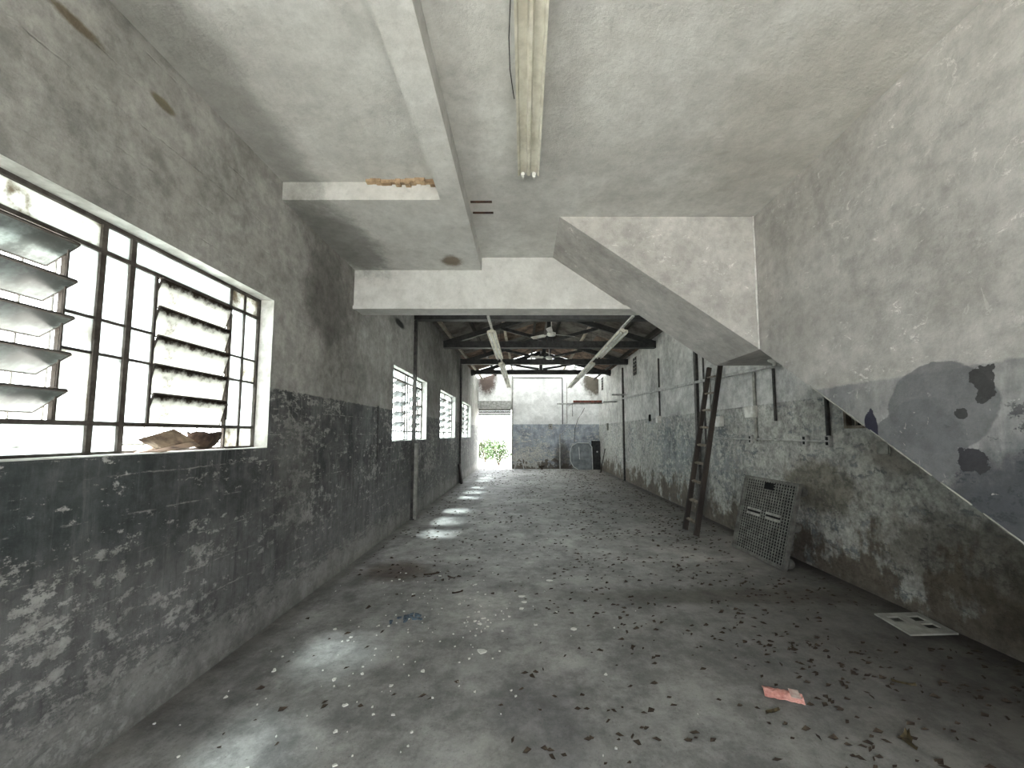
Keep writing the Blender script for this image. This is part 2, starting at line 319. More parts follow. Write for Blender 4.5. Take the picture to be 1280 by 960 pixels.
M_sky = added_skylight_material()
G_pane = glass_material('dirty_frosted_glass', clear=.45, dirt=.8, thr=.50, brown=(.16, .15, .13), base=(.42, .45, .44))
G_pane2 = glass_material('rust_streaked_glass', clear=.25, dirt=.9, thr=.46, brown=(.10, .075, .045), base=(.42, .43, .40))
G_open = glass_material('dusty_louvre_glass', tint=(.7, .78, .76), clear=.05, dirt=.8, thr=.40, brown=(.07, .075, .07), base=(.20, .22, .21))
G_shut = glass_material('grimy_louvre_glass', clear=.1, dirt=.9, thr=.5, brown=(.02, .012, .007), band=True, base=(.36, .36, .33))
G_farb = glass_material('far_louvre_glass', clear=.3, dirt=.7, thr=.45, brown=(.05, .05, .045), base=(.22, .23, .22))
G_far = glass_material('thin_dirty_glass', clear=.75, dirt=.5, thr=.55, brown=(.2, .18, .15))

# ------------------------------------------------------------------ structure
def struct(name, bm, m, parent=None, label=None):
    o = obj(name, bm, m, parent)
    if not parent: o['kind'] = 'structure'
    if label: o['label'] = label
    return o
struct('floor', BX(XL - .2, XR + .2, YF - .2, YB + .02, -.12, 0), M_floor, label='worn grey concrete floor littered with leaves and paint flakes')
holesL = [(a, b, WZ0, WZ1) for a, b in WIN]
struct('wall_left', wall_mesh('x', XL, -.22, (YF, YB), (0, 4.08), holesL, [float(i) for i in range(-2, 18)]), [M_left, M_reveal], label='left wall of stained plaster above peeling dark dado, with four windows')
struct('wall_right', wall_mesh('x', XR, .25, (YF, YB), (0, 4.06), [(3.3, 4.16, 1.61, 2.15)]), [M_right, M_outer], label='right wall of damp stained plaster over grey dado')
bw = wall_mesh('y', YB, .25, (XL - .3, XR + .25), (0, 4.1), [(XL, -.56, 0, 2.66)])
prism(bw, [(XL - .3, 4.1), (XR + .25, 4.1), (.66, 4.98)], 'y', YB, YB + .25)
struct('wall_back', bw, [M_back, M_reveal], label='far gable wall, white above a blue grey dado, with the open doorway')
struct('wall_front', wall_mesh('y', YF, -.25, (XL - .3, XR + .25), (0, 3.9), [(-1.3, 1.7, 0, 2.7)]), [M_stair, M_reveal], label='wall behind the viewpoint with the street doorway')
cl = struct('ceiling', BX(XL - .02, XR + .02, YF, 4.72, ZC, ZC + .16), M_ceil, label='stained grey plaster slab over the front room')
struct('lowered_ceiling', BX(XL, -.72, 3.23, 4.68, ZLOW, ZC), M_ceil, cl)
struct('ceiling_beam', BX(-.72, -.52, YF, 4.68, ZLOW, ZC), M_ceil, cl)
bm = bmesh.new()
prev = None
for i in range(15):                                            # broken plaster strip at the foot of the step
    x = -1.35 + i * .042
    box(bm, x, x + .044, 3.196 - random.uniform(0, .03), 3.232, ZC - random.uniform(.018, .05), ZC)
struct('broken_plaster_strip', bm, M_brown, cl)
for y in (3.50, 3.68): struct('rusty_slot', BX(-.50, -.30, y, y + .018, ZC - .012, ZC), M_rust, cl)
fb = struct('trim_1', BX(XL, XR, 4.68, 4.95, ZBEAM, ZC + .16), M_ceil, label='deep plastered beam closing the front room ceiling')
struct('plaster_lip', BX(XL, XR, 4.655, 4.68, ZBEAM - .012, ZBEAM + .03), M_ceil, fb)
struct('wall_upper', BX(XL, XR, 4.74, 4.95, ZC + .16, 4.92), M_outer, label='upper wall above the beam under the roof')
st = empty('staircase', (0, 0, 0)); tag(st, 'underside and plastered side of the dog leg staircase on the right', kind='structure')
SZ = .826 + H
bm = bmesh.new(); prism(bm, [(3.77, SZ), (3.77, ZC), (-.6, ZC), (-.6, 0), (.33, 0)], 'x', 2.30, XR); struct('lower_flight', bm, M_stair, st)
bm = bmesh.new(); prism(bm, [(2.30, SZ), (2.30, ZC), (.355, ZC)], 'y', 3.77, 4.68); struct('upper_flight', bm, M_stair, st)
struct('landing', BX(2.30, XR, 3.77, 4.68, SZ, ZC), M_stair, st)
bm = bmesh.new()                                               # chipped plaster bead along the stair's lower edge
for i in range(70):
    t0 = i / 70; y = 3.74 - t0 * 3.3; z = SZ - (3.77 - y) * .6907
    if 12 < i and random.random() < .8:
        s = random.uniform(.004, .012); beam(bm, (2.297, y, z + .004), (2.297, y - .045, z + .004 - .031), .006, s, (1, 0, 0))
struct('chipped_edge_bead', bm, M_board, st)
bm = bmesh.new(); beam(bm, (2.288, 3.765, SZ), (2.288, 3.765, ZC), .012, .012, (1, 0, 0)); struct('corner_bead', bm, M_reveal, st)
lp = empty('ceiling_rose', (2.78, 4.30, SZ)); tag(lp, 'small white round lamp base under the stair landing', 'light fitting')
bm = bmesh.new(); tube(bm, [(0, 0, 0), (0, 0, -.015), (0, 0, -.04)], [.07, .065, .03], 16); obj('base_plate', bm, M_white, lp)
bm = bmesh.new(); tube(bm, [(0, 0, -.04), (0, 0, -.07)], .022, 12); obj('socket', bm, M_white, lp)

# outdoor setting
struct('ground', BX(-14, 16, -14, 40, -.3, -.12), M_ground, label='pale paving outside the building')
struct('door_step', BX(XL, -.56, YB + .02, YB + 1.6, -.12, -.01), M_ground, label='pale concrete step outside the far doorway')

# ------------------------------------------------------------------ windows
def make_window(idx, y0, y1, label, first=False):
    L = y1 - y0; r = empty('window_%d' % idx, (XL - .12, y0, WZ0)); tag(r, label, kind='structure')
    k = L / 2.26; col = [0, .152, .304, .887, 1.04, 1.193, 1.346, 1.935, 2.08, 2.24]; col = [c * k + .006 for c in col]
    rows = [.004, .165, .523, .702, 1.06, 1.214]
    def bar(y0, y1, z0, z1, d=.022, m=M_mesh): obj('glazing_bar', BX(-d / 2, d / 2, y0, y1, z0, z1), m, r)
    bm = bmesh.new(); t = .016
    for (a, b, c, d) in ((col[0] - .006, col[-1] + .006, rows[0] - .004, rows[0] + t), (col[0] - .006, col[-1] + .006, rows[-1] - t, rows[-1] + .006), (col[0] - .006, col[0] + t, rows[0] + t, rows[-1] - t), (col[-1] - t, col[-1] + .006, rows[0] + t, rows[-1] - t)):
        box(bm, -.018, .018, a, b, c, d)
    obj('window_frame', bm, M_mesh, r)
    heavy = (2, 3, 4, 5, 6, 7)
    for i in range(1, 9):
        z0, z1 = rows[0] + t, rows[-1] - t
        if i in (3, 6, 2, 7): z0, z1 = rows[1], rows[4]
        if i in (2, 7): z0, z1 = rows[0] + t, rows[-1] - t
        w_ = .014 if i in (4, 5) else .008
        bar(col[i] - w_, col[i] + w_, z0, z1, .03 if i in (4, 5) else .022)
    for j in (1, 4): bar(col[0] + t, col[-1] - t, rows[j] - .011, rows[j] + .011, .032)
    for j in (2, 3):
        for a, b in ((0, 2), (3, 6), (7, 9)): bar(col[a], col[b], rows[j] - .007, rows[j] + .007, .02)
    def pane(a, b, z0, z1, m=None):
        obj('pane', BX(-.002, .002, a + .006, b - .006, z0 + .006, z1 - .006), (random.choice((G_pane, G_pane, G_pane2)) if first else G_far), r)
    cols = [(0, 1), (1, 2), (3, 4), (4, 5), (5, 6), (7, 8), (8, 9)]
    for a, b in cols:
        for j in (1, 2, 3): pane(col[a], col[b], rows[j], rows[j + 1])
    for j in (0, 4):
        for a, b in ((0, 2), (2, 4), (4, 5), (5, 7), (7, 9)):
            if j == 0 and (a, b) == (5, 7) and first: continue       # pane missing where the cardboard is stuffed
            pane(col[a], col[b], rows[j], rows[j + 1])
    n = 5; ph = (rows[4] - rows[1] - .02) / n
    for (a, b, ang) in ((2, 3, 58), (6, 7, 14 if first else 50)):
        m = (G_open if ang > 20 else G_shut) if first else G_farb
        for q in range(n):
            z = rows[1] + .01 + ph * (q + .5); aa = ang + random.uniform(-4, 4)
            e = BX(-.003, .003, col[a] + .014, col[b] - .014, -ph / 2 - .004, ph / 2 + .004)
            o = obj('louvre_blade', e, m, r); o.location = (0, 0, z); o.rotation_euler = (0, R(aa), 0)
            bm = bmesh.new(); hh = ph / 2 + .004
            box(bm, -.006, .006, col[a] + .012, col[b] - .012, hh - .005, hh + .004); box(bm, -.005, .005, col[a] + .012, col[b] - .012, -hh - .004, -hh + .003)
            box(bm, -.005, .005, col[a] + .008, col[a] + .014, -hh, hh); box(bm, -.005, .005, col[b] - .014, col[b] - .008, -hh, hh)
            obj('blade_edge', bm, M_mesh, o)
        bm = bmesh.new(); tube(bm, [(.035, col[b] - .02, rows[1] + .05), (.035, col[b] - .02, rows[4] - .06)], .004, 6); box(bm, .0, .04, col[b] - .024, col[b] - .016, rows[1] + .15, rows[1] + .165)
        obj('louvre_lever', bm, M_mesh, r)
    bm = bmesh.new()                                            # outside burglar grille
    for i in range(int(L / .13)): tube(bm, [(-.15, .07 + i * .13, .0), (-.15, .07 + i * .13, 1.21)], .005, 6)
    for z in (.05, .16, 1.03, 1.15): box(bm, -.156, -.144, 0, L, z - .006, z + .006)
    obj('security_grille', bm, M_palrib, r)
    bm = bmesh.new(); box(bm, -.02, .12, .0, L, -.012, .006); obj('window_sill', bm, M_reveal, r)
    return r
wl = ['large steel louvred window nearest the viewpoint, cardboard stuffed in its corner', 'second steel louvred window, crossed by the dark wall post', 'third steel louvred window, between the second window and the far post', 'farthest small looking louvred window beside the doorway end']
for i, (a, b) in enumerate(WIN): make_window(i + 1, a, b, wl[i], i == 0)

# cardboard and husk stuffed on the sill of window 1
cb = empty('cardboard_scrap', (XL - .055, 2.36, WZ0 + .006)); cb.scale = (.8, .72, .95); tag(cb, 'crumpled brown cardboard piece lying on the nearest window sill', 'cardboard')
def sheet(bm, pts, th, m=0):
    a = [bm.verts.new(p) for p in pts]; b = [bm.verts.new(Vector(p) + Vector((0, 0, th))) for p in pts]
    bm.faces.new(a[::-1]); bm.faces.new(b)
    for i in range(len(pts)): bm.faces.new((a[i], a[(i + 1) % len(pts)], b[(i + 1) % len(pts)], b[i]))
bm = bmesh.new(); sheet(bm, [(-.06, -.22, .0), (.07, -.14, .0), (.08, .22, .03), (-.05, .26, .08)], .006); obj('lower_flap', bm, M_card, cb)
bm = bmesh.new(); sheet(bm, [(-.05, -.20, .075), (.05, -.16, .02), (.075, .16, .065), (-.04, .10, .14)], .005); obj('folded_flap', bm, M_card, cb)
bm = bmesh.new()
rings = []
for i in range(6):
    a = i / 5 * math.pi / 2; rings.append((.13 * math.sin(a) + .002, -.10 * math.cos(a)))
vv = [[bm.verts.new((.5 * r_ * math.cos(t), r_ * 1.35 * math.sin(t), .11 + z_ + .008 * math.sin(5 * t))) for t in [2 * math.pi * k / 16 for k in range(16)]] for r_, z_ in rings]
for a, b in zip(vv, vv[1:]):
    for k in range(16): bm.faces.new((a[k], a[(k + 1) % 16], b[(k + 1) % 16], b[k]))
o = obj('broken_basket', bm, M_basket, None, True); o.location = (XL - .062, 2.64, WZ0 + .006); o.scale = (.9, .72, 1.05); sm = o.modifiers.new('thickness', 'SOLIDIFY'); sm.thickness = .006
tag(o, 'dark brown broken basket bowl on the sill behind the cardboard', 'basket')

# ------------------------------------------------------------------ roof
rf = empty('roof', (0, 0, 0)); tag(rf, 'dark corrugated roof over the long rear hall', kind='structure')
XM, RZ, EZ = .66, 4.90, 4.05
SL = (RZ - EZ) / (XR - XM)
def sheet_mesh():
    bm = bmesh.new(); n = 48; W_ = 1.12; cols = []
    for i in range(n + 1):
        y = W_ * i / n; z = .024 * math.cos(2 * math.pi * y / .177)
        cols.append([bm.verts.new((0, y, z)), bm.verts.new((1.66, y, z - 1.66 * SL)), bm.verts.new((0, y, z + .008)), bm.verts.new((1.66, y, z + .008 - 1.66 * SL))])
    for a, b in zip(cols, cols[1:]):
        bm.faces.new((a[0], a[1], b[1], b[0])); bm.faces.new((a[2], b[2], b[3], a[3])); bm.faces.new((a[1], a[3], b[3], b[1])); bm.faces.new((a[0], b[0], b[2], a[2]))
    return bm
s2 = obj('added_skylight_sheet', sheet_mesh(), M_sky, rf); s2['label'] = 'translucent pale roof sheet added to let daylight into the hall'
s0 = obj('roof_sheet', sheet_mesh(), M_roof, rf); s1 = obj('roof_sheet', sheet_mesh(), M_roofr, rf)
first = {0: True, 1: True, 2: True}
for side in (1, -1):
    for row in (0, 1):
        for i in range(12):
            y = 4.96 + i * 1.075; src = 2 if (i in (10, 11) or (i == 0 and row == 0)) else 1 if (y > 13.5 or (y > 11 and random.random() < .5)) else 0  # added translucent sheets: far bays and a hidden row near the front
            o = (s0, s1, s2)[src]
            if first[src]: first[src] = False
            else: o = o.copy(); link(o, rf)
            x = row * 1.5; o.location = (XM + side * x, y, RZ + .045 - x * SL + (.012 if row == 0 else 0)); o.scale = (side, 1, 1)
bm = bmesh.new(); prism(bm, [(XM - .18, RZ + .03), (XM, RZ + .09), (XM + .18, RZ + .03), (XM + .18, RZ + .045), (XM, RZ + .11), (XM - .18, RZ + .045)], 'y', 4.95, YB + .2); obj('ridge_cap', bm, M_roof, rf)
def roofz(x): return RZ - abs(x - XM) * SL
for x, m in ((XM - 2.55, M_purlp), (XM - 1.95, M_purl), (XM - 1.2, M_purlp), (XM - .35, M_purl), (XM + .35, M_purl), (XM + 1.15, M_purlp), (XM + 1.95, M_purl), (XM + 2.55, M_purl)):
    z = roofz(x) - .045
    bm = bmesh.new(); beam(bm, (x, 4.96, z), (x, YB - .01, z), .07, .07); obj('purlin', bm, m, rf)
def truss(y, zb, label):
    r = empty('roof_truss', (0, y, 0)); tag(r, label, 'truss', 'roof trusses over the hall')
    def part(n, a, b, w_, h_):
        bm = bmesh.new(); beam(bm, a, b, w_, h_, (0, 0, 1) if abs(Vector(b).x - Vector(a).x) > .01 else (0, 1, 0)); return obj(n, bm, M_steel, r)
    part('bottom_chord', (XL + .005, 0, zb + .085), (XR - .005, 0, zb + .085), .12, .17)
    part('flange', (XL + .01, 0, zb + .005), (XR - .01, 0, zb + .005), .16, .012)
    dz = .17
    for s in (-1, 1):
        xe = XL + .01 if s < 0 else XR - .01
        part('rafter', (xe, 0, roofz(xe) - dz), (XM + s * .03, 0, roofz(XM) - dz), .09, .13)
        xm = XM + s * 1.25
        part('strut', (XM + s * .08, 0, zb + .2), (xm, 0, roofz(xm) - dz - .05), .06, .08)
    part('king_post', (XM, 0, zb + .17), (XM, 0, RZ - .22), .12, .10)
for y, zb, l in ((7.32, 3.71, 'nearest dark roof truss just behind the plaster beam'), (10.0, 3.77, 'second dark roof truss, crossing above the third window'), (12.7, 3.83, 'third dark roof truss resting over the far wall posts'), (15.2, 3.89, 'farthest dark roof truss close to the gable wall')):
    truss(y, zb, l)

def post(x, y, z1, m, label, wd=.07):
    s = 1 if x < 0 else -1
    bm = bmesh.new(); box(bm, x, x + s * .055, y - wd / 2, y + wd / 2, 0, z1); r = empty('wall_post', (0, 0, 0)); r.location = (0, 0, 0)
    tag(r, label, 'post', 'steel posts on the side walls'); obj('shaft', bm, m, r)
    obj('base_plate', BX(min(x, x + s * .08), max(x, x + s * .08), y - .07, y + .07, 0, .015), M_pipe, r)
post(XL, 7.32, 3.70, M_pipe, 'tall steel post crossing the second left window')
post(XL, 12.7, 3.82, M_pipe, 'dark steel post on the left wall near the far door', .09)
post(XR, 13.3, 3.82, M_pipe, 'dark steel post on the far part of the right wall')
post(XR, 7.62, 3.70, M_pipe, 'dark steel post on the right wall behind the ladder', .09)
bm = bmesh.new(); box(bm, 0, .055, -.045, .045, 0, 1.38); o = obj('wall_board', bm, M_palrib); o.location = (XL + .056, 7.32, .0); tag(o, 'pale grey boxed board covering the foot of the left post', 'board')
bm = bmesh.new(); box(bm, 0, .05, 0, .22, 0, .62); o = obj('leaning_board', bm, M_wood); o.location = (XL + .1, 12.35, .0); o.rotation_euler = (0, R(-8), 0); tag(o, 'short dark board leaning at the foot of the far left post', 'board')

# ------------------------------------------------------------------ light fixtures
def fixture(loc, L, label, tubes, group=None, wires=True, up=.18):
    r = empty('fluorescent_fixture', loc); tag(r, label, 'light fixture', group)
    w2 = .083; bm = bmesh.new()                                   # folded reflector, seen from below
    prof = [(-w2, 0), (-w2 + .012, .004), (-w2 + .02, .028), (-.018, .034), (-.008, .004), (.008, .004), (.018, .034), (w2 - .02, .028), (w2 - .012, .004), (w2, 0), (w2 - .002, .05), (w2 - .03, .062), (-w2 + .03, .062), (-w2 + .002, .05)]
    prism(bm, prof, 'y', 0, L); obj('reflector', bm, M_enamel, r)
    bm = bmesh.new(); box(bm, -.03, .03, .05, L - .05, .0625, .095); obj('gear_housing', bm, M_enamel, r)
    for e in (0.0, L):
        for x in (-.043, .043):
            bm = bmesh.new(); s = 1 if e == 0 else -1
            tube(bm, [(x, e + s * .005, .004), (x, e + s * .028, .004)], .016, 10); box(bm, x - .008, x + .008, e - s * .001 if s > 0 else e - .02, e + (.02 if s > 0 else .001), -.022, .01); obj('lamp_holder', bm, M_white, r)
    if tubes:
        for x in (-.043, .043):
            for h in (0, 1):
                bm = bmesh.new(); a = .035 + h * (L / 2 - .01); tube(bm, [(x, a, .004), (x, a + L / 2 - .06, .004)], .013, 10); obj('lamp_tube', bm, M_tube, r, True)
    if wires:
        for y in (.25, L - .25):
            bm = bmesh.new(); tube(bm, [(0, y, .09), (0, y, up)] if up < .3 else [(.03, y, .09), (.03, y, RZ + .01 - abs(loc[0] + .03 - XM) * SL - loc[2])], .006 if up < .3 else .004, 6); obj('hanger_rod', bm, M_pipe, r)
    return r
fx = fixture((.035, .50, 3.565), 2.43, 'empty twin fluorescent fixture on the front ceiling, without tubes', False, None, True, .153)
bm = bmesh.new(); tube(bm, [(-.088, 1.02, .03), (-.10, 1.02, .06), (-.092, 1.12, .05), (-.112, 1.35, .0), (-.112, 1.5, -.025), (-.10, 1.62, -.03), (-.093, 1.70, -.015)], .0025, 6); obj('loose_wire', bm, M_black, fx)
bm = bmesh.new(); tube(bm, [(-.086, 1.0, .03), (-.096, 1.0, .055)], .008, 8); obj('wire_joint', bm, M_black, fx)
ZF = 3.40
for i, y in enumerate((7.1, 10.35, 13.15)):
    fixture((-.60, y, ZF), 2.5, ['nearest white fluorescent fixture of the left hanging row', 'middle white fluorescent fixture of the left hanging row', 'farthest white fluorescent fixture of the left hanging row'][i], True, 'hanging fixtures of the left row', True, .55)
for i, y in enumerate((7.05, 10.35, 13.15)):
    fixture((1.82, y, ZF), 2.5 if i else 2.35, ['nearest white fluorescent fixture of the right hanging row', 'middle white fluorescent fixture of the right hanging row', 'farthest white fluorescent fixture of the right hanging row'][i], True, 'hanging fixtures of the right row', True, .55)
for x, l in ((-.60, 'thin pale conduit above the left hanging lamps'), (1.82, 'thin pale conduit above the right hanging lamps')):
    bm = bmesh.new(); box(bm, x - .02, x + .02, 6.4, 15.8, ZF + .10, ZF + .135); o = obj('lamp_conduit', bm, M_palepipe); tag(o, l, 'conduit')

def fan(loc, a0, label):
    r = empty('ceiling_fan', loc); tag(r, label, 'ceiling fan', 'ceiling fans in the hall')
    bm = bmesh.new(); tube(bm, [(0, 0, .05), (0, 0, .55)], .012, 8); obj('down_rod', bm, M_white, r)
    bm = bmesh.new(); tube(bm, [(0, 0, -.05), (0, 0, -.035), (0, 0, .03), (0, 0, .06)], [.05, .10, .11, .03], 20); obj('motor_housing', bm, M_white, r, True)
    for k in range(3):
        a = a0 + k * 120; bm = bmesh.new(); c, s = math.cos(R(a)), math.sin(R(a))
        def P(l, w_, z): return (c * l - s * w_, s * l + c * w_, z)
        rows = [(.20, .05), (.35, .06), (.55, .066), (.62, .05)]
        T = [[bm.verts.new(P(l, q * w_, zz + q * .018)) for q in (-1, 1) for zz in (-.003, .003)] for l, w_ in rows]
        for A, B in zip(T, T[1:]):
            bm.faces.new((A[0], A[2], B[2], B[0])); bm.faces.new((A[1], B[1], B[3], A[3])); bm.faces.new((A[0], B[0], B[1], A[1])); bm.faces.new((A[2], A[3], B[3], B[2]))
        bm.faces.new((T[0][0], T[0][1], T[0][3], T[0][2])); bm.faces.new((T[-1][0], T[-1][2], T[-1][3], T[-1][1]))
        bl = obj('fan_blade', bm, M_white, r)
        bm = bmesh.new(); beam(bm, P(.09, 0, 0), P(.22, 0, .003), .03, .008); obj('blade_bracket', bm, M_white, bl)
fan((.68, 9.55, 4.02), 20, 'nearer white three bladed ceiling fan in the hall')
fan((.80, 12.35, 3.98), 75, 'farther white three bladed ceiling fan in the hall')

# ------------------------------------------------------------------ right wall services
def along(p0, p1, r, m, name, label, cat='conduit', n=8):
    bm = bmesh.new(); tube(bm, [p0, p1], r, n); o = obj(name, bm, m); return tag(o, label, cat)
x = XR - .03
bm = bmesh.new(); beam(bm, (x, 4.97, 2.47), (x, 17.0, 2.90), .05, .045); o = obj('cable_trunking', bm, M_palepipe); tag(o, 'long pale cable trunking running down the right wall', 'conduit')
def vpipe(y, z0, z1, r, m, label): along((XR - r - .002, y, z0), (XR - r - .002, y, z1), r, m, 'wall_conduit', label)
vpipe(9.75, 2.0, 2.46 + .2, .018, M_pipe, 'dark conduit dropping to the small box far along the right wall')
vpipe(9.75, 2.72, 3.45, .02, M_pipe, 'dark conduit rising above the trunking to the upper wall')
vpipe(5.72, 1.45, 2.46, .022, M_palrib, 'grey conduit behind the white box right of the ladder')
vpipe(5.27, 1.73, 2.44, .018, M_pipe, 'short dark conduit stopping beneath the trunking end')
vpipe(4.36, 1.47, 2.05, .022, M_pipe, 'dark conduit dropping to the last socket near the stair')
vpipe(7.32, 1.3, 3.7, .018, M_pipe, 'thin dark pipe just right of the post behind the ladder')
vpipe(7.08, 1.8, 2.52, .016, M_palrib, 'thin grey conduit behind the top of the ladder')
def wbox(y, z, w_, h_, d, label, m=M_white):
    r = empty('junction_box', (XR, y, z)); tag(r, label, 'electrical box')
    obj('box_body', BX(-d, 0, -w_ / 2, w_ / 2, -h_ / 2, h_ / 2, bev=.004), m, r); obj('box_cover', BX(-d - .008, -d, -w_ / 2 + .006, w_ / 2 - .006, -h_ / 2 + .006, h_ / 2 - .006, bev=.002), m, r)
wbox(5.80, 1.88, .22, .17, .07, 'white square electrical box on the grey conduit right of the ladder')
wbox(6.75, 1.77, .16, .18, .07, 'white electrical box seen just behind the ladder')
wbox(9.75, 1.92, .14, .17, .09, 'small white switch box far along the right wall')
wbox(15.9, 1.85, .22, .28, .06, 'grey box on the far right wall near the back corner', M_palrib)
wbox(3.72, 1.42, .13, .12, .012, 'pale blank cover plate under the stair slope', M_palrib)
along((XR - .018, 7.0, 1.49), (XR - .018, 4.34, 1.47), .014, M_palepipe, 'wall_conduit', 'low grey conduit joining the sockets on the right wall')
for y, l in ((5.85, 'first low grey socket box, left end of the row'), (4.72, 'low socket box in the middle, under the dark conduit gap'), (4.36, 'low socket box nearest the stair slope')):
    r = empty('socket_box', (XR, y, 1.475)); tag(r, l, 'socket', 'low socket boxes on the right wall')
    body = obj('box_body', BX(-.045, 0, -.035, .035, -.06, .06, bev=.004), M_palepipe, r)
    for z in (-.028, .028): obj('socket_hole', BX(-.048, -.0455, -.018, .018, z - .018, z + .018), M_black, body)
for y, l in ((6.6, 'small pipe clip beside the ladder foot side of the low conduit'), (6.2, 'small pipe clip just left of the first low socket box'), (5.3, 'small pipe clip midway between the first two low socket boxes')):
    o = obj('pipe_clip', BX(XR - .036, XR, y - .012, y + .012, 1.462, 1.50), M_palepipe); tag(o, l, 'clip', 'clips on the low conduit')
# window under the stairs
r = empty('window_5', (XR, 3.3, 1.61)); tag(r, 'small dark barred window in the right wall, half hidden by the stair', kind='structure')
bm = bmesh.new()
for a in ((0, .86, 0, .03), (0, .86, .51, .54), (0, .03, .03, .51), (.83, .86, .03, .51)): box(bm, -.01, .05, *a)
obj('window_frame', bm, M_rung, r)
for k in range(6): obj('window_bar', BX(.01, .03, .13 + k * .12, .145 + k * .12, .03, .51), M_rung, r)
obj('dark_interior_panel', BX(.12, .14, 0, .86, 0, .54), M_black, r)  # black panel stands in for the unlit interior behind the bars
# pierced vent blocks
for y, z, l in ((11.9, 3.35, 'column of pierced vent blocks high in the right wall'), (16.9, 3.45, 'farther column of pierced vent blocks near the back corner')):
    r = empty('vent_grille', (XR, y, z)); tag(r, l, 'vent')
    obj('recess', BX(-.004, 0, -.2, .2, 0, .56), M_right, r)
    for j in range(5):
        for i in range(2): obj('vent_hole', BX(-.007, -.003, -.16 + i * .18, -.02 + i * .18, .02 + j * .11, .10 + j * .11), M_black, r)
o = obj('wall_hole', BX(-.006, 0, -.06, .06, -.09, .09, bev=.03), M_black); o.location = (XR, 10.55, 1.99); tag(o, 'dark oval hole in the right wall plaster', 'hole')
bm = bmesh.new(); beam(bm, (XR - .02, 10.8, 1.42), (XR - .02, 9.6, 1.38), .03, .10); 
for y in (10.5, 10.25, 10.0): beam(bm, (XR - .02, y, 1.42), (XR - .02, y, 1.50), .03, .10, (0, 1, 0))
bm.free()

# thin conduits on the left wall
along((XL + .012, 5.55, 1.2), (XL + .012, 5.55, 1.95), .008, M_pipe, 'wall_cable', 'thin dark cable on the left wall before the second window', 'cable')

# ------------------------------------------------------------------ ladder
def ladder():
    B0, B1 = Vector((2.60, 6.46, 0)), Vector((2.60, 6.05, 0)); T0, T1 = Vector((3.33, 6.98, 2.74)), Vector((3.33, 6.58, 2.72))
    r = empty('ladder', (0, 0, 0)); tag(r, 'tall dark wooden ladder leaning on the right wall', 'ladder')
    for a, b in ((B0, T0), (B1, T1)):
        bm = bmesh.new(); beam(bm, a + Vector((0, 0, .02)), b, .045, .075, (1, 0, 0)); obj('stringer', bm, M_wood, r)
    for k in range(9):
        t = .07 + k * .108; a = B0.lerp(T0, t); b = B1.lerp(T1, t)
        bm = bmesh.new(); beam(bm, a, b, .05, .028, (-.3, 0, 1)); obj('rung', bm, M_rung, r)
ladder()

# ------------------------------------------------------------------ plastic pallet
def pallet():
    # local frame: u along the foot, v up the face, n towards the wall
    P1 = Vector((2.87, 5.55, .012)); P0 = Vector((2.93, 4.555, .012)); up = Vector((.235, .06, .965)); 
    U = (P1 - P0).normalized(); N = U.cross(up).normalized()
    Vv = N.cross(U).normalized()
    W_, Hh = 1.0, 1.0
    r = empty('plastic_pallet', P0); tag(r, 'dusty black plastic lattice pallet leaning against the right wall', 'pallet')
    mat = Matrix((U, Vv, N)).transposed(); r.rotation_euler = mat.to_euler()
    def P(name, bm, m=M_pal): return obj(name, bm, m, r)
    n = 22; bm = bmesh.new(); t = .007; step = W_ / n
    skip = lambda u, v: (.40 < u < .56 and .84 < v < .93)
    for i in range(1, n):                                       # lattice deck
        u = i * step
        if .40 < u < .58: box(bm, u - t, u + t, .02, .86, 0, .008); box(bm, u - t, u + t, .95, .98, 0, .008)
        else: box(bm, u - t, u + t, .02, .98, 0, .008)
    for j in range(1, 28):
        v = j / 28
        if .86 < v < .95: box(bm, .02, .40, v - t * .7, v + t * .7, .001, .007); box(bm, .58, .98, v - t * .7, v + t * .7, .001, .007)
        else: box(bm, .02, .98, v - t * .7, v + t * .7, .001, .007)
    o = P('deck_lattice', bm, M_lat); o['kind'] = 'stuff'
    bm = bmesh.new()
    for a in ((0, W_, 0, .022), (0, W_, .978, 1.0), (0, .022, .022, .978), (.978, 1.0, .022, .978)): box(bm, *a, -.002, .045)
    P('deck_rim', bm)
    P('dark_backing_deck', BX(.025, .975, .025, .975, .04, .05), M_black)  # black layer added behind the lattice so its holes look dark
    for u0 in (.20, .56):
        for v0 in (.50, .56): P('hand_slot_bar', BX(u0, u0 + .24, v0, v0 + .028, -.012, .02), M_palrib)
        P('hand_slot', BX(u0, u0 + .24, .535, .555, -.003, .004), M_black)
    for u in (-.01, .42, .85):
        for v in (.02, .44, .86):
            bm = bmesh.new(); tube(bm, [(u + .07, v + .06, .061), (u + .07, v + .06, .12), (u + .07, v + .06, .135)], [.066, .058, .045], 12); P('pallet_foot', bm, M_palrib if u > .8 else M_pal)
pallet()

# ------------------------------------------------------------------ things on the floor
bm = bmesh.new()
hp = [(0, 0), (.34, 0), (.34, .33), (0, .33)]
def cells(bm, xs, ys, holes, z0, z1):
    for i in range(len(xs) - 1):
        for j in range(len(ys) - 1):
            if (i, j) in holes: continue
            box(bm, xs[i], xs[i + 1], ys[j], ys[j + 1], z0, z1)
cells(bm, [0, .05, .14, .21, .30, .35], [0, .08, .15, .19, .27, .33], {(1, 3), (3, 3), (3, 1)}, 0, .012)
bmesh.ops.remove_doubles(bm, verts=bm.verts, dist=1e-5)
o = obj('perforated_board', bm, M_board); o.location = (2.955, 3.12, .012); o.rotation_euler = (R(2), R(-3), R(-3)); tag(o, 'dusty white board with three cut out holes on the floor by the right wall', 'board')

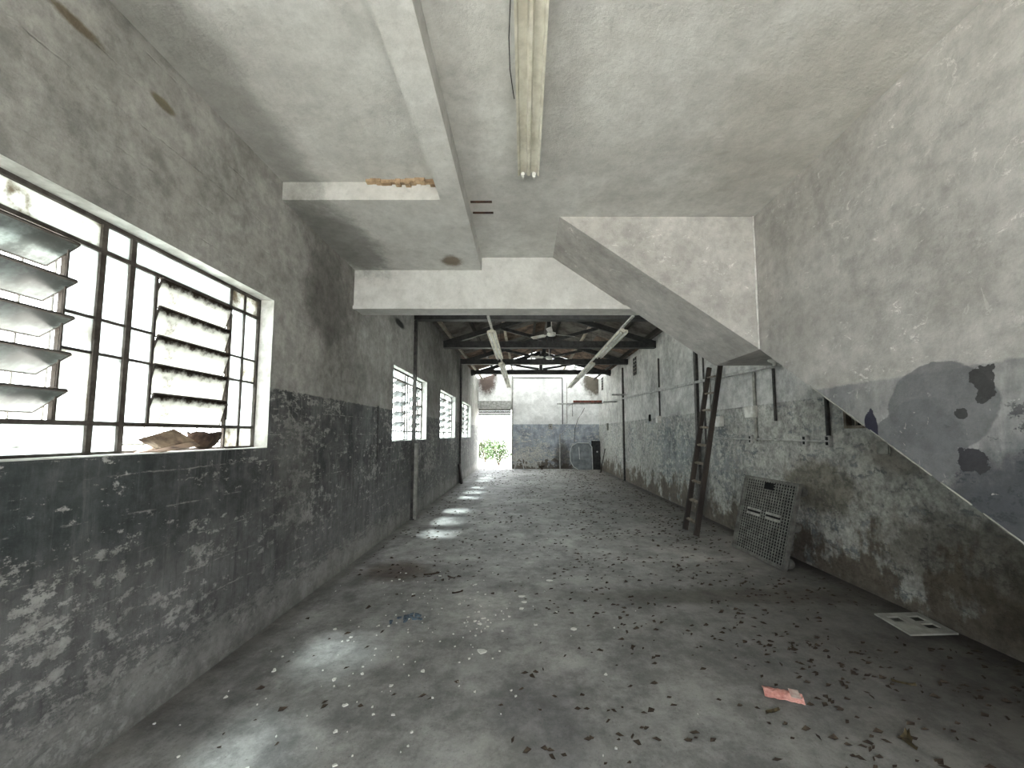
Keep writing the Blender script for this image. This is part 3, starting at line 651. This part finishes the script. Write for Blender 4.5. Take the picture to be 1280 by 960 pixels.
r = empty('crumpled_wrapper', (1.53, 2.44, 0), (0, 0, R(-22))); tag(r, 'crumpled pink paper packet on the floor near the front right', 'wrapper')
bm = bmesh.new(); nx, ny = 12, 6; g = [[bm.verts.new(((i / nx - .5) * .20, (j / ny - .5) * .10 + random.uniform(-.004, .004), .012 + .016 * math.sin(math.pi * j / ny) + random.uniform(0, .007))) for j in range(ny + 1)] for i in range(nx + 1)]
for i in range(nx):
    for j in range(ny): bm.faces.new((g[i][j], g[i + 1][j], g[i + 1][j + 1], g[i][j + 1]))
o = obj('packet', bm, M_pink, r); s_ = o.modifiers.new('thickness', 'SOLIDIFY'); s_.thickness = .006; s_.offset = -1
bm = bmesh.new()
for i in range(9): x0 = -.08 + i * .014; box(bm, x0, x0 + .006, -.035 + random.uniform(0, .01), .02, .033, .035)
bm.free()
obj('torn_label', BX(.035, .085, -.045, .04, .034, .036), M_wrapw, r)

def leafmesh(L, W_, curl, name, m):
    me = bpy.data.meshes.new(name); n = 5; vs = []; fs = []
    for i in range(n + 1):
        t = i / n; w_ = W_ * (.35 + .65 * math.sin(math.pi * t)) * random.uniform(.6, 1.1); z = .002 + curl * (abs(t - .5) * 2) ** 2 + random.uniform(0, .001)
        yy = math.sin(t * 4) * W_ * .3; vs += [(L * (t - .5), yy - w_ / 2, z + curl * .3), (L * (t - .5), yy, z * .5), (L * (t - .5), yy + w_ / 2, z + curl * .25)]
    for i in range(n): a = 3 * i; fs += [(a, a + 3, a + 4, a + 1), (a + 1, a + 4, a + 5, a + 2)]
    me.from_pydata(vs, [], fs); me.materials.append(m); return me
def chipmesh(rad, name, m):
    me = bpy.data.meshes.new(name); k = random.randint(5, 8); pts = [(rad * random.uniform(.55, 1.1) * math.cos(2 * math.pi * i / k), rad * random.uniform(.45, 1) * math.sin(2 * math.pi * i / k)) for i in range(k)]
    vs = [(x, y, .001) for x, y in pts] + [(x, y, random.uniform(.004, .008)) for x, y in pts]
    fs = [tuple(range(k))[::-1], tuple(range(k, 2 * k))] + [(i, (i + 1) % k, k + (i + 1) % k, k + i) for i in range(k)]
    me.from_pydata(vs, [], fs); me.materials.append(m); return me
leaves = [leafmesh(random.uniform(.04, .07), random.uniform(.010, .020), random.uniform(.001, .003), 'dead_leaf', random.choice((M_leaf, M_leaf, M_leaf2))) for _ in range(10)]
chips = [chipmesh(random.uniform(.012, .022), 'paint_flake', M_flake) for _ in range(8)]
def litter_point():
    while True:
        y = .9 + 16.5 * random.random() ** 1.55; x = random.uniform(-1.95, 3.3)
        d = .10 + .9 * min(1, max(0, (x + .5) / 2.2))
        if y > 4.3 : d = max(d, .55)
        if (x > 2.7 and 4.4 < y < 5.7) or (x > 1.9 and y > 17) or (x > 2.85 and 3.0 < y < 3.6) or (x < -1.7 and 12.2 < y < 12.8) or math.hypot(x + .98, y - 3.45) < .2: continue
        if random.random() < d * (.55 + .45 * math.sin(x * 3.1 + y * 1.7) * math.sin(y * 2.3 - x)): return x, y
pts = [litter_point() for _ in range(3600)]
pts.sort(key=lambda p: p[1])
for i, (x, y) in enumerate(pts[:300]):
    o = link(bpy.data.objects.new('dead_leaf', random.choice(leaves))); o.location = (x, y, .001); o.rotation_euler = (0, 0, random.gauss(-.35, .5)); s = random.uniform(.25, .8); o.scale = (s, s, s)
    tag(o, 'small dark dead leaf scattered on the near concrete floor', 'leaf', 'dead leaves on the floor')
vs, fs = [], []
for (x, y) in pts[300:]:
    a = random.gauss(0, .7); L = random.uniform(.009, .026) * (1 + y * .045); W_ = L * random.uniform(.3, .6); c, s = math.cos(a), math.sin(a); b = len(vs)
    for px, py, pz in ((-L, 0, .002), (L * random.uniform(-.5, .5), -W_, .004), (L, 0, .006), (L * random.uniform(-.5, .5), W_, .004 + W_ * random.uniform(.3, 1))): vs.append((x + c * px - s * py, y + s * px + c * py, pz))
    fs += [(b, b + 1, b + 2), (b, b + 2, b + 3)]
me = bpy.data.meshes.new('leaf_litter'); me.from_pydata(vs, [], fs); me.materials.append(M_leaf)
o = link(bpy.data.objects.new('leaf_litter', me)); tag(o, 'fine dark leaf litter strewn over the floor farther back', 'leaf litter', kind='stuff')
for i in range(230):
    q = random.random()
    if q < .45: x, y = random.gauss(-.85, .42), random.gauss(3.1, .65)
    elif q < .6: x, y = random.gauss(-.42, .13), random.gauss(3.35, .22)
    else: x, y = random.uniform(-1.9, 1.0), random.uniform(1.3, 6.5)
    x = max(-1.98, x); y = max(1.1, y)
    o = link(bpy.data.objects.new('paint_flake', random.choice(chips))); o.location = (x, y, .001); o.rotation_euler = (0, 0, random.uniform(0, 6.3)); s = random.choice((.25, .3, .4, .5, .65, .95)); o.scale = (s, s, 1)
    tag(o, 'small pale paint flake fallen on the left of the floor', 'paint flake', 'paint flakes on the floor')
for (x, y, rad, l) in ((-.30, 2.93, .042, 'larger white plaster chip alone in the middle of the floor'), (-.02, 3.62, .034, 'white plaster chip, nearest of a short line near the floor centre'), (0.0, 3.75, .03, 'white plaster chip, middle of a short line near the floor centre'), (-.02, 3.88, .034, 'white plaster chip, far end of a short line near the floor centre'), (.27, 4.28, .04, 'flat pale plaster chip lying beyond the floor centre'), (.40, 3.25, .03, 'pale plaster chip on a brown stain right of centre')):
    me = chipmesh(rad, 'plaster_chip', M_flake); o = link(bpy.data.objects.new('plaster_chip', me)); o.location = (x, y, .001); tag(o, l, 'plaster chip')
for (x, y, L, a, l, m) in ((-1.02, 4.45, .17, .5, 'large curled dark leaf left of the floor centre', M_leaf), (-.78, 4.35, .10, -.4, 'dark leaf fragment beside the large curled leaf', M_leaf), (1.95, 2.10, .15, 1.1, 'curled brown leaf on the front right of the floor', M_leaf2), (1.38, 2.30, .10, .4, 'olive leaf clump below the pink packet', M_leaf2), (2.35, 2.55, .12, -.3, 'brown leaf clump in front of the perforated board', M_leaf2), (2.05, 1.85, .12, -.5, 'dry leaf nearest the front right corner', M_leaf2), (-.65, 3.95, .11, .6, 'rusty brown leaf above the pale dusty patch', M_rust)):
    me = leafmesh(L, L * .35, .02, 'curled_leaf', m); o = link(bpy.data.objects.new('curled_leaf', me)); o.location = (x, y, .001); o.rotation_euler = (0, 0, a); tag(o, l, 'leaf')
bm = bmesh.new()
for i in range(26): 
    x, y = random.gauss(0, .06), random.gauss(0, .05); s = random.uniform(.005, .014); box(bm, x - s, x + s, y - s, y + s, 0, s * 1.2)
o = obj('rubble_crumbs', bm, M_blue); o.location = (-.98, 3.45, 0); tag(o, 'small heap of blue grey crumbs on the left of the floor', 'rubble', kind='stuff')

# ------------------------------------------------------------------ far end of the hall
r = empty('roller_shutter', (XL, YB, 2.66)); tag(r, 'rolled up grey shutter box above the far doorway', 'shutter')
obj('shutter_box', BX(.02, 1.50, -.30, -.01, .04, .38), M_palepipe, r)
for k in range(3): obj('shutter_slat', BX(.03, 1.49, -.16, -.14, -.26 + k * .1, -.165 + k * .1), M_palrib, r)
bm = bmesh.new(); box(bm, -.56, -.50, YB - .06, YB, 0, 4.2); o = obj('door_guide', bm, M_palrib); tag(o, 'tall grey steel guide right of the far doorway', 'guide rail')
def backpipe(x, z0, z1, r_, m, l): along((x, YB - r_, z0), (x, YB - r_, z1), r_, m, 'wall_conduit', l)
backpipe(1.75, 2.0, 4.12, .02, M_pipe, 'left dark conduit on the far wall right of centre')
backpipe(1.95, 2.05, 3.9, .016, M_palrib, 'right grey conduit on the far wall right of centre')
backpipe(1.62, .0, 1.55, .035, M_palepipe, 'pale drain pipe at the foot of the far wall')
along((-.5, YB - .02, 4.13), (1.75, YB - .02, 4.13), .018, M_pipe, 'wall_conduit', 'thin dark conduit across the head of the far wall')
wbox_ = empty('switch_plate', (1.2, YB, 1.9)); tag(wbox_, 'small dark switch plate on the far wall dado line', 'switch'); obj('plate', BX(-.09, .09, -.03, 0, -.12, .12), M_palrib, wbox_); obj('toggle', BX(-.02, .02, -.045, -.03, -.03, .03), M_black, wbox_)
# rail with red timber near the corner
r = empty('overhead_rail', (0, 0, 0)); tag(r, 'horizontal rail with red brown timber in the back right corner', 'rail')
bm = bmesh.new(); tube(bm, [(1.4, 16.6, 2.84), (XR - .08, 16.6, 2.86)], .03, 8); obj('rail_pipe', bm, M_palepipe, r)
obj('timber', BX(2.1, 3.30, 16.53, 16.66, 2.89, 2.98), M_red, r)
bm = bmesh.new(); tube(bm, [(2.05, 16.6, 2.84), (2.05, 16.6, 2.3)], .02, 8); obj('drop_pipe', bm, M_palepipe, r)
bm = bmesh.new(); tube(bm, [(2.05, 16.6, 2.84), (2.05, YB, 2.84)], .02, 8); obj('wall_bracket', bm, M_palepipe, r)
for y, z, l in ((12.9, 2.86, 'nearer short bracket arm jutting from the right wall'), (14.3, 2.74, 'farther short bracket arm jutting from the right wall')):
    o = obj('bracket_arm', BX(XR - .5, XR, y - .03, y + .03, z - .03, z + .02), M_palepipe); tag(o, l, 'bracket')
bm = bmesh.new(); tube(bm, [(2.75, YB - .05, 2.75), (2.62, YB - .06, 2.5), (2.45, YB - .05, 2.25), (2.3, YB - .06, 1.8), (2.25, YB - .2, 1.2)], .012, 6); o = obj('hanging_cable', bm, M_pipe); tag(o, 'black cable curving down the far wall above the round sheet', 'cable')
# big rounded sheet and dark cabinet
r = empty('metal_sheet', (2.03, YB - .45, 0)); tag(r, 'large grey rounded sheet leaning in the far right corner', 'metal sheet')
pl = [(.35, 0), (.98, 0), (.98, .98), (.86, 1.16), (.34, 1.18), (.08, 1.02), (0, .72), (.02, .36), (.14, .12)]
bm = bmesh.new(); prism(bm, pl, 'y', 0, .03); o1 = obj('sheet_face', bm, M_slab, r)
bm = bmesh.new()
for i in range(len(pl)):
    a, b = pl[i], pl[(i + 1) % len(pl)]
    if i == 0: continue
    beam(bm, (a[0], -.01, a[1] + .01), (b[0], -.01, b[1] + .01), .03, .03, (0, 1, 0))
obj('sheet_rim', bm, M_rim, r); bm = bmesh.new(); tube(bm, [(.42, -.03, .45), (.40, -.03, 1.0)], .02, 8); obj('handle', bm, M_rim, r)
r.rotation_euler = (R(-8), 0, 0)
r = empty('cabinet', (3.04, YB - .31, 0)); tag(r, 'black narrow cabinet in the far right corner beside the sheet', 'cabinet')
obj('cabinet_body', BX(0, .34, 0, .3, 0, 1.25), M_black, r); cdoor = obj('cabinet_door', BX(.01, .33, -.02, 0, .02, 1.23), M_steel, r); bm = bmesh.new(); tube(bm, [(.2, -.02, .78), (.2, -.05, .78)], .035, 10); obj('door_knob', bm, M_white, cdoor)
bm = bmesh.new(); tube(bm, [(3.1, 16.0, 0.01), (XR - .03, 16.4, .95)], .02, 6); o = obj('wooden_stick', bm, M_wood); tag(o, 'thin stick leaning on the right wall near the far corner', 'stick')
bm = bmesh.new(); tube(bm, [(.02, 0, .02), (-.12, .03, .1), (.1, .05, .14)], [.06, .07, .03], 7); o = obj('debris_lump', bm, M_leaf); o.location = (.8, 17.3, .02); tag(o, 'dark lump of debris at the foot of the far wall', 'debris')
r = empty('folding_stand', (-.42, 17.25, 0)); tag(r, 'small white folding stand just right of the far doorway', 'stand')
for a, b in (((0, 0, 0), (.1, .1, .62)), ((.42, 0, 0), (.28, .1, .62)), ((0, .35, 0), (.1, .22, .62)), ((.42, .35, 0), (.28, .22, .62))):
    bm = bmesh.new(); beam(bm, a, b, .03, .03, (0, 1, 0)); obj('leg', bm, M_rim, r)
obj('top', BX(.07, .31, .07, .26, .62, .645), M_rim, r); obj('step', BX(.05, .35, .04, .07, .3, .33), M_rim, r)

# outdoors beyond the doorway
def shrub(x, y, h, w_, m, label):
    r = empty('shrub', (x, y, -.12)); tag(r, label, 'shrub', 'shrubs beyond the doorway'); bm = bmesh.new()
    for k in range(5): a = k * 1.3; tube(bm, [(0, 0, 0), (.12 * math.cos(a), .12 * math.sin(a), h * .4), (.3 * w_ * math.cos(a), .3 * w_ * math.sin(a), h * .8)], [.025, .018, .008], 5)
    obj('stem', bm, M_stem, r); bm = bmesh.new()
    for k in range(2200):
        a, b = random.uniform(0, 6.28), math.acos(random.uniform(-1, 1)); q = random.random() ** .4
        c = Vector((w_ / 2 * q * math.sin(b) * math.cos(a), w_ / 2 * q * math.sin(b) * math.sin(a), h * .55 + h * .45 * q * math.cos(b)))
        d = Vector((random.uniform(-1, 1), random.uniform(-1, 1), random.uniform(-.6, .8))).normalized(); s = d.cross(Vector((0, 0, 1))).normalized()
        l = random.uniform(.08, .16); v = [bm.verts.new(p) for p in (c, c + d * l * .5 + s * l * .25, c + d * l, c + d * l * .5 - s * l * .25)]; bm.faces.new(v)
    o = obj('foliage', bm, m, r); o['kind'] = 'stuff'
shrub(-1.3, 20.3, 1.5, 1.5, M_tree, 'leafy green shrub in the middle of the far doorway')
shrub(.05, 21.6, 1.7, 1.2, M_tree, 'taller green shrub at the right of the far doorway')
shrub(-2.55, 19.6, 1.5, .8, M_treeb, 'light green shrub at the left edge of the far doorway')
shrub(-2.2, 22.4, 1.5, 1.2, M_treeb, 'low light green shrub behind the others outside')
r = empty('garden_fence', (0, 23.4, -.12)); tag(r, 'white garden fence outside behind the shrubs', 'fence')
obj('fence_rail', BX(-5, 3, -.02, .02, 1.28, 1.34), M_white, r); obj('fence_rail', BX(-5, 3, -.02, .02, .2, .26), M_white, r)
f0 = None
for k in range(40):
    if not f0: f0 = obj('picket', BX(-.03, .03, -.035, -.02, 0, 1.3), M_white, r)
    else: f = f0.copy(); link(f, r); f.location = (-5 + k * .2, 0, 0)
f0.location = (-5, 0, 0)
r = struct('wall_garden', BX(-8, 6, 27, 27.2, -.12, 2.2), M_reveal, label='white garden wall far beyond the doorway')
